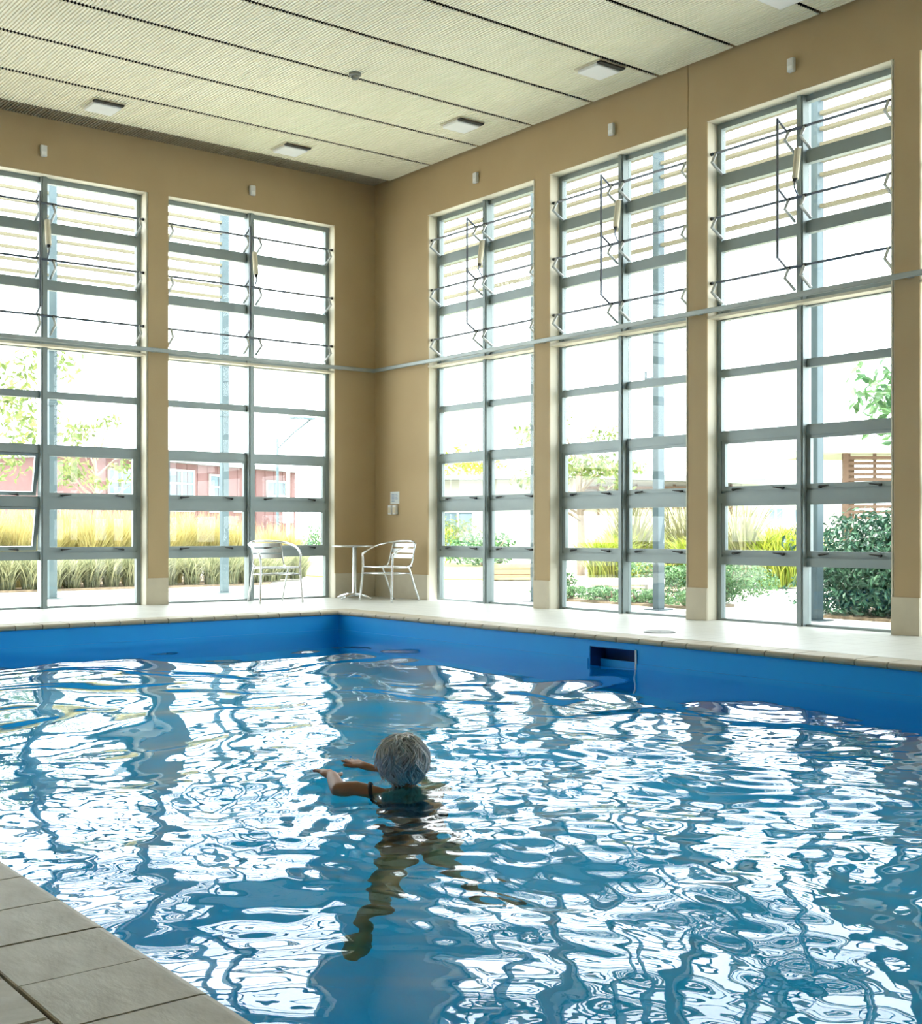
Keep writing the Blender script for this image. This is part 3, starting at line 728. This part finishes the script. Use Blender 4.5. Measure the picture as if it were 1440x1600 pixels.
# ------------------------------------------------------------------ buildings beyond the garden
def building(name, label, p0, p1, depth, h0, h1, wallm, windows, overhang=.5, roofm='roof', boards=0, cat='building'):
    """facade from p0 to p1 (ground, seen left to right), wall height h0 at p0 and h1 at p1"""
    p0, p1 = Vector((*p0, 0)), Vector((*p1, 0)); d = p1 - p0; L = d.length; rz = math.atan2(d.y, d.x)
    r = empty(name, (p0.x, p0.y, -.05), rz); tag(r, label, cat)
    def hh(x): return h0 + (h1 - h0) * x / L
    mb = MB(); mb.v = [(0, 0, 0), (L, 0, 0), (L, depth, 0), (0, depth, 0), (0, 0, h0), (L, 0, h1), (L, depth, h1), (0, depth, h0)]
    mb.f = [(3, 2, 1, 0), (4, 5, 6, 7), (0, 1, 5, 4), (1, 2, 6, 5), (2, 3, 7, 6), (3, 0, 4, 7)]
    mb.build('wall', wallm, r)
    o = overhang; rf = MB(); t = .14
    rf.v = [(-o, -o, hh(-o)), (L + o, -o, hh(L + o)), (L + o, depth + o, hh(L + o)), (-o, depth + o, hh(-o))]; rf.v += [(x, y, z + t) for x, y, z in rf.v]
    rf.f = mb.f; rf.build('roof', roofm, r)
    if boards:
        n = int(L / boards)
        for k in range(n):
            x = (k + .5) * L / n; B(x - .02, x + .02, -.02, 0, 0, hh(x)).build('batten', wallm, r)
    for (x0, x1, z0, z1, nx, nz) in windows:
        f = MB(); b = .07
        f.box(x0, x1, -.05, .0, z0, z0 + b).box(x0, x1, -.05, .0, z1 - b, z1)
        for i in range(nx + 1):
            x = x0 + (x1 - x0 - b) * i / nx; f.box(x, x + b, -.05, 0, z0 + b, z1 - b)
        for j in range(1, nz):
            z = z0 + (z1 - z0) * j / nz; f.box(x0, x1, -.045, 0, z - b / 2, z + b / 2)
        w = f.build('window', 'render_w', r)
        for i in range(nx):
            for j in range(nz):
                xa = x0 + (x1 - x0) * i / nx; xb = x0 + (x1 - x0) * (i + 1) / nx; za = z0 + (z1 - z0) * j / nz; zb = z0 + (z1 - z0) * (j + 1) / nz
                B(xa + b / 2, xb - b / 2, -.02, -.005, za + b / 2, zb - b / 2).build('pane', 'dark_glass', w)
    return r
building('apartment_building', 'maroon clad building with white framed windows behind the grass', (5.9, 25.2), (16.3, 29.75), 9, 3.35, 3.25, 'maroon',
         [(.9, 2.2, 1.7, 3.0, 2, 3), (3.1, 5.2, 1.6, 3.1, 3, 3), (6.0, 6.7, 1.6, 3.0, 1, 3), (7.4, 8.4, 1.6, 2.1, 2, 1), (9.4, 10.7, 1.7, 2.9, 2, 2)], .35, boards=.55)
building('low_building', 'low white building with glazed doors behind the lawn', (12.3, 17.65), (17.0, 13.95), 6, 2.45, 2.5, 'render_w',
         [(.55, 1.55, .25, 1.55, 2, 2), (1.75, 2.75, .25, 1.55, 2, 2), (.5, 1.4, 1.8, 2.3, 1, 3)], .6)
curved = building('pavilion', 'pavilion with wide pale eave and brown slatted wall', (11.3, 8.3), (14.6, 5.75), 5, 2.2, 2.05, 'render_w', [], .45)
for k in range(5): B(.2, 3.9, -.10, -.06, 1.45 + .12 * k, 1.52 + .12 * k).build('louvre', 'timber', curved)
for k in range(9): B(.2 + .46 * k, .25 + .46 * k, -.07, -.01, 1.3, 2.05).build('louvre_post', 'timber', curved)
building('white_house', 'white house with two small windows beyond the lime grass', (24.0, 13.5), (27.5, 10.8), 6, 2.3, 2.6, 'render_w',
         [(.9, 1.5, 1.25, 1.75, 2, 1), (1.75, 2.35, 1.15, 1.7, 2, 1)], .3)
pg = empty('pergola', (11.15, .75, -.05), R(-38)); tag(pg, 'timber pergola with flat pale roof and slatted screen', 'pergola')
MB().box(-.3, 3.2, -.6, 2.4, 2.42, 2.58, .01).build('roof', 'render_w', pg)
for (x, yy) in ((.25, 0), (2.9, 0), (1.0, 2.0), (2.9, 2.0)): MB().box(x - .05, x + .05, yy - .05, yy + .05, 0, 2.42).build('post', 'timber', pg)
for k in range(12): MB().box(.3, 2.85, -.015, .015, 1.15 + .105 * k, 1.21 + .105 * k).build('slat', 'timber', pg)
for k in range(5): MB().box(.3 + .5 * k, .36 + .5 * k, .015, .05, 1.0, 2.42).build('upright', 'timber', pg)
lp = empty('street_lamp', (8.72, 17.9, -.05)); tag(lp, 'slender street lamp with a slanted arm', 'street lamp')
MB().tube([(0, 0, 0), (0, 0, 3.6)], [.05, .035], 8).build('pole', 'galv', lp)
MB().tube([(0, 0, 3.3), (.35, -.28, 3.75), (.75, -.6, 4.15)], .025, 6).build('arm', 'galv', lp)
MB().box(.1, .85, -.72, -.52, 4.14, 4.20, .01).build('lamp_head', 'galv', lp)
sg = empty('sign_post', (8.55, 17.0, -.05), R(-38)); tag(sg, 'small white sign board on a post behind the grass', 'sign')
MB().tube([(0, .03, 0), (0, .03, 2.9)], .05, 8).build('post', 'white', sg)
MB().box(-.15, .15, -.02, 0, 1.15, 1.45, .004).build('board', 'white', sg)

# ------------------------------------------------------------------ swimmer
# person's local axes: x to the viewer's right, y away from the viewer, z above the water
sw = empty('person', (-6.153, -9.291, WZ), R(-38.09)); tag(sw, 'swimmer with short grey hair in a black swimsuit seen from behind, arms reaching ahead', 'person')
J = dict(
    pelvis=((.05, -.17, -.62), (.14, .11)), waist=((.05, -.10, -.44), (.125, .10)), chest=((.03, -.05, -.25), (.15, .11)), neckb=((.012, -.015, -.09), (.075, .065)), neck=((.0, .0, .0), .052), skull=((-.01, .02, .10), .06),
    lsh=((-.115, -.105, -.03), .056), lup=((-.20, -.11, .008), .042), lel=((-.272, -.105, .010), .036), lfa=((-.298, .0, .018), .033), lwr=((-.322, .10, .028), .027),
    rsh=((.155, .055, -.10), .055), rup=((.09, .20, -.10), .046), rel=((.02, .33, -.085), .040), rfa=((-.09, .385, -.035), .036), rwr=((-.205, .43, .006), .026),
    lhip=((-.02, -.22, -.68), .088), lth=((-.04, -.36, -.75), .072), lkn=((-.05, -.50, -.83), .050), lca=((-.075, -.68, -.93), .047), lan=((-.11, -.88, -1.06), .032), lto=((-.14, -1.03, -1.12), .026),
    rhip=((.12, -.15, -.68), .088), rth=((.17, -.28, -.71), .072), rkn=((.21, -.42, -.75), .050), rca=((.28, -.52, -.80), .047), ran=((.36, -.63, -.89), .032), rto=((.42, -.74, -.93), .026))
CH = [['pelvis', 'waist', 'chest', 'neckb', 'neck', 'skull'], ['chest', 'lsh', 'lup', 'lel', 'lfa', 'lwr'], ['chest', 'rsh', 'rup', 'rel', 'rfa', 'rwr'],
      ['pelvis', 'lhip', 'lth', 'lkn', 'lca', 'lan', 'lto'], ['pelvis', 'rhip', 'rth', 'rkn', 'rca', 'ran', 'rto']]
def ellipsoid(mb, c, r, rot=None, nu=16, nv=10):
    bm = bmesh.new(); bmesh.ops.create_uvsphere(bm, u_segments=nu, v_segments=nv, radius=1); bm.verts.index_update()
    i = len(mb.v); rot = rot or Matrix.Identity(3)
    for v in bm.verts: mb.v.append(tuple(Vector(c) + rot @ Vector((v.co.x * r[0], v.co.y * r[1], v.co.z * r[2]))))
    mb.f += [tuple(i + v.index for v in f.verts) for f in bm.faces]; bm.free()
def hand(mb, wrist, direc, up, thumb_side, curl=.25):
    d = Vector(direc).normalized(); s = d.cross(Vector(up)).normalized() * thumb_side; n = Vector(up).normalized(); n = (n - d * n.dot(d)).normalized()
    w = Vector(wrist); rot = Matrix((s, d, n)).transposed()
    ellipsoid(mb, w + d * .045, (.040, .056, .017), rot)
    mb.tube([w - d * .02, w + d * .02], [.024, .026], 8)
    for k, (off, L, sp) in enumerate(((.030, .070, .12), (.010, .080, .03), (-.011, .074, -.06), (-.030, .058, -.18))):
        b = w + d * .088 + s * off; dd = (d + s * sp).normalized()
        p1 = b + dd * L * .45 - n * curl * .012; p2 = b + dd * L * .78 - n * curl * .032; p3 = b + dd * L - n * curl * .055
        mb.tube([b - dd * .025, b, p1, p2, p3], [.0095, .0098, .0092, .0085, .006], 8)
    b = w + d * .030 + s * .034; dd = (d * .62 + s * .78).normalized()
    mb.tube([b - s * .02, b, b + dd * .035, b + dd * .035 + (d * .85 + s * .5).normalized() * .03], [.013, .013, .011, .007], 8)
def swimmer_body():
    mb = MB(); tr_ = Matrix.Rotation(R(28), 3, 'Z')           # torso faces a little to the viewer's left
    def rad(n): r = J[n][1]; return r[0] if isinstance(r, tuple) else r
    for c in CH[1:]:
        for a, b in zip(c[:-1], c[1:]):
            if a in ('chest', 'pelvis'): continue
            pa, pb = Vector(J[a][0]), Vector(J[b][0]); ra, rb = rad(a), rad(b)
            mb.tube([pa, pa.lerp(pb, .5), pb], [ra, (ra + rb) / 2 * 1.03, rb], 14)
        for a in c[1:]: ellipsoid(mb, J[a][0], (rad(a),) * 3, None, 14, 10)
    trunk = CH[0]
    for a, b in zip(trunk[:-1], trunk[1:]):
        for k in range(5):
            t = k / 4; pa, pb = Vector(J[a][0]), Vector(J[b][0]); ra, rb = J[a][1], J[b][1]
            ra = ra if isinstance(ra, tuple) else (ra, ra); rb = rb if isinstance(rb, tuple) else (rb, rb)
            ellipsoid(mb, pa.lerp(pb, t), (ra[0] + (rb[0] - ra[0]) * t, ra[1] + (rb[1] - ra[1]) * t, .085 if a != 'neck' else .05), tr_, 20, 12)
    for a, b, r0, r1 in (('neckb', 'lsh', .06, .056), ('neckb', 'rsh', .06, .055), ('chest', 'lsh', .075, .05), ('chest', 'rsh', .075, .05), ('pelvis', 'lhip', .11, .10), ('pelvis', 'rhip', .11, .10)):
        mb.tube([J[a][0], J[b][0]], [r0, r1], 14)
    hr = Matrix.Rotation(R(24), 3, 'Z')                       # head turned a little to its left
    hc = Vector((-.005, .012, .115))
    ellipsoid(mb, hc, (.078, .094, .10), hr, 24, 16)
    ellipsoid(mb, hc + hr @ Vector((0, .035, -.065)), (.058, .062, .062), hr)      # jaw
    ellipsoid(mb, hc + hr @ Vector((0, .096, -.022)), (.013, .020, .024), hr)      # nose
    ellipsoid(mb, hc + hr @ Vector((0, .090, -.066)), (.024, .012, .009), hr)      # mouth
    for s_ in (-1, 1):
        ellipsoid(mb, hc + hr @ Vector((s_ * .080, .0, -.025)), (.010, .022, .032), hr)   # ears
        ellipsoid(mb, hc + hr @ Vector((s_ * .03, .085, .012)), (.020, .012, .008), hr)   # brow
    for s_ in ('l', 'r'):                                      # feet
        a, t = Vector(J[s_ + 'an'][0]), Vector(J[s_ + 'to'][0]); mb.tube([a, (a + t) / 2, t], [.04, .04, .022], 10)
    hand(mb, J['lwr'][0], (-.068, .135, .012), (.15, 0, 1), 1)
    hand(mb, J['rwr'][0], (-.105, .15, .02), (.1, -.1, 1), -1, .1)
    me = mb.mesh('body', 'skin', True); o = link('body', me, None)
    rm = o.modifiers.new('r', 'REMESH'); rm.mode = 'VOXEL'; rm.voxel_size = .0075; rm.use_smooth_shade = True
    sm = o.modifiers.new('m', 'SMOOTH'); sm.factor = .5; sm.iterations = 2
    dg = bpy.context.evaluated_depsgraph_get(); dg.update()
    out = bpy.data.meshes.new_from_object(o.evaluated_get(dg)); bpy.data.objects.remove(o)
    out.name = 'body'
    if not out.materials: out.materials.append(M['skin'])
    return out, hr, hc
body_me, HR, HC = swimmer_body()
body = link('body', body_me, sw)
# swimsuit: the part of the torso surface from the upper back to the hips, pushed outward, plus straps
def suit_from(me):
    bm = bmesh.new(); bm.from_mesh(me); bm.normal_update()
    def inside(c):
        if not (-.70 < c.z < -.165) or Vector((c.x - .04, c.y + .09, 0)).length > .26: return False
        if c.z < -.60: return (c.z + .70) > abs(c.x - .05) * .5
        return True
    kill = [f for f in bm.faces if not all(inside(v.co) for v in f.verts)]
    bmesh.ops.delete(bm, geom=kill, context='FACES')
    for v in bm.verts: v.co += v.normal * .006
    out = bpy.data.meshes.new('swimsuit'); bm.to_mesh(out); bm.free(); out.materials.clear(); out.materials.append(M['suit'])
    out.polygons.foreach_set('use_smooth', [True] * len(out.polygons)); return out
suit = link('swimsuit', suit_from(body_me), sw); suit['label'] = 'black swimsuit'
MB().tube([(-.128 - .012 * math.sin(R(30 * k)), -.107 + .060 * math.cos(R(30 * k)), -.022 + .060 * math.sin(R(30 * k))) for k in range(13)], .010, 6, False).build('shoulder_strap', 'suit', sw, True)
MB().tube(arc([(-.10, -.150, -.24), (-.115, -.160, -.12), (-.128, -.155, -.06)], 4), .010, 6).build('back_strap', 'suit', sw, True)
MB().tube(arc([(.13, -.06, -.26), (.165, -.02, -.12), (.175, .05, -.05), (.15, .10, -.10)], 4), .011, 6).build('shoulder_strap', 'suit', sw, True)
for s_ in (-1, 1):
    e = MB(); ellipsoid(e, HC + HR @ Vector((s_ * .03, .086, -.002)), (.013, .009, .009), HR, 10, 8); e.build('eye', 'eye', sw, True)
# hair: an under-layer over the skull and many wavy locks
def hair():
    cap = MB(); nu, nv = 40, 22
    def pt(ph, th, lift):
        # ph polar angle from crown, th azimuth measured from the back of the head
        d = HR @ Vector((math.sin(ph) * math.sin(th), -math.sin(ph) * math.cos(th), math.cos(ph)))
        rx, rz_ = .089 + lift, .101 + lift
        k = 1.0 + .07 * math.sin(ph) * (1 if ph < 1.6 else 1 - (ph - 1.6) * .9) + .055 * noise.noise(Vector((math.sin(ph) * math.sin(th) * 2.2, math.sin(ph) * math.cos(th) * 2.2, math.cos(ph) * 2.2 + 3.1)))
        return HC + Vector((0, -.006, .004)) + Vector((d.x * rx * k * 1.02, d.y * rx * 1.06 * k, d.z * rz_ * (.6 + .4 * k)))
    def lim(th):
        a = abs((th + math.pi) % (2 * math.pi) - math.pi)
        return R(146) if a < 1.0 else R(146) - (a - 1.0) / (math.pi - 1.0) * R(78)
    for j in range(nv + 1):
        for i in range(nu):
            th = 2 * math.pi * i / nu; ph = lim(th) * j / nv
            w = .006 * noise.noise(Vector((math.cos(th) * 3, math.sin(th) * 3, ph * 3)))
            cap.v.append(tuple(pt(ph, th, w)))
    for j in range(nv):
        for i in range(nu):
            i2 = (i + 1) % nu; cap.f.append((j * nu + i, (j + 1) * nu + i, (j + 1) * nu + i2, j * nu + i2))
    h = cap.build('hair', 'scalp', sw, True); h['label'] = 'short wavy grey hair'
    lk = MB(); rh = random.Random(9)
    for _ in range(1100):
        th = rh.uniform(0, 2 * math.pi); lm_ = lim(th); ph0 = rh.random() ** .7 * lm_ * .80; L = rh.uniform(.55, 1.15)
        wob = rh.uniform(-.10, .10) + .55 * noise.noise(Vector((math.cos(th) * 1.6, math.sin(th) * 1.6, ph0 * 1.3))); amp = .10 + .05 * rh.random(); fr = 5.5; p0c = 4 * noise.noise(Vector((math.cos(th) * 2.5, math.sin(th) * 2.5, 7.7))); p0 = p0c + rh.uniform(-.5, .5) + ph0 * 5.5; lift0 = rh.uniform(.001, .010) + .008 * max(0, noise.noise(Vector((math.cos(th) * 3.1, math.sin(th) * 3.1, ph0 * 3 + 1.7)))); tail = rh.uniform(-.004, .014) * (1 if rh.random() < .82 else 2.1)
        pts = []; n = 7
        for k in range(n):
            t = k / (n - 1); ph = min(ph0 + L * t, lm_ + .12)
            pts.append(pt(ph, th + (wob * t + amp * math.sin(fr * t + p0)) / max(.35, math.sin(max(ph, .3))), lift0 + tail * t * t + .004 * math.sin(math.pi * t)))
        w = rh.uniform(.0016, .0042)
        lk.tube(pts, [w * .7, w, w, w, w * .9, w * .7, w * .25], 4, False)
    lo = lk.build('locks', 'hair', h, True)
hair()
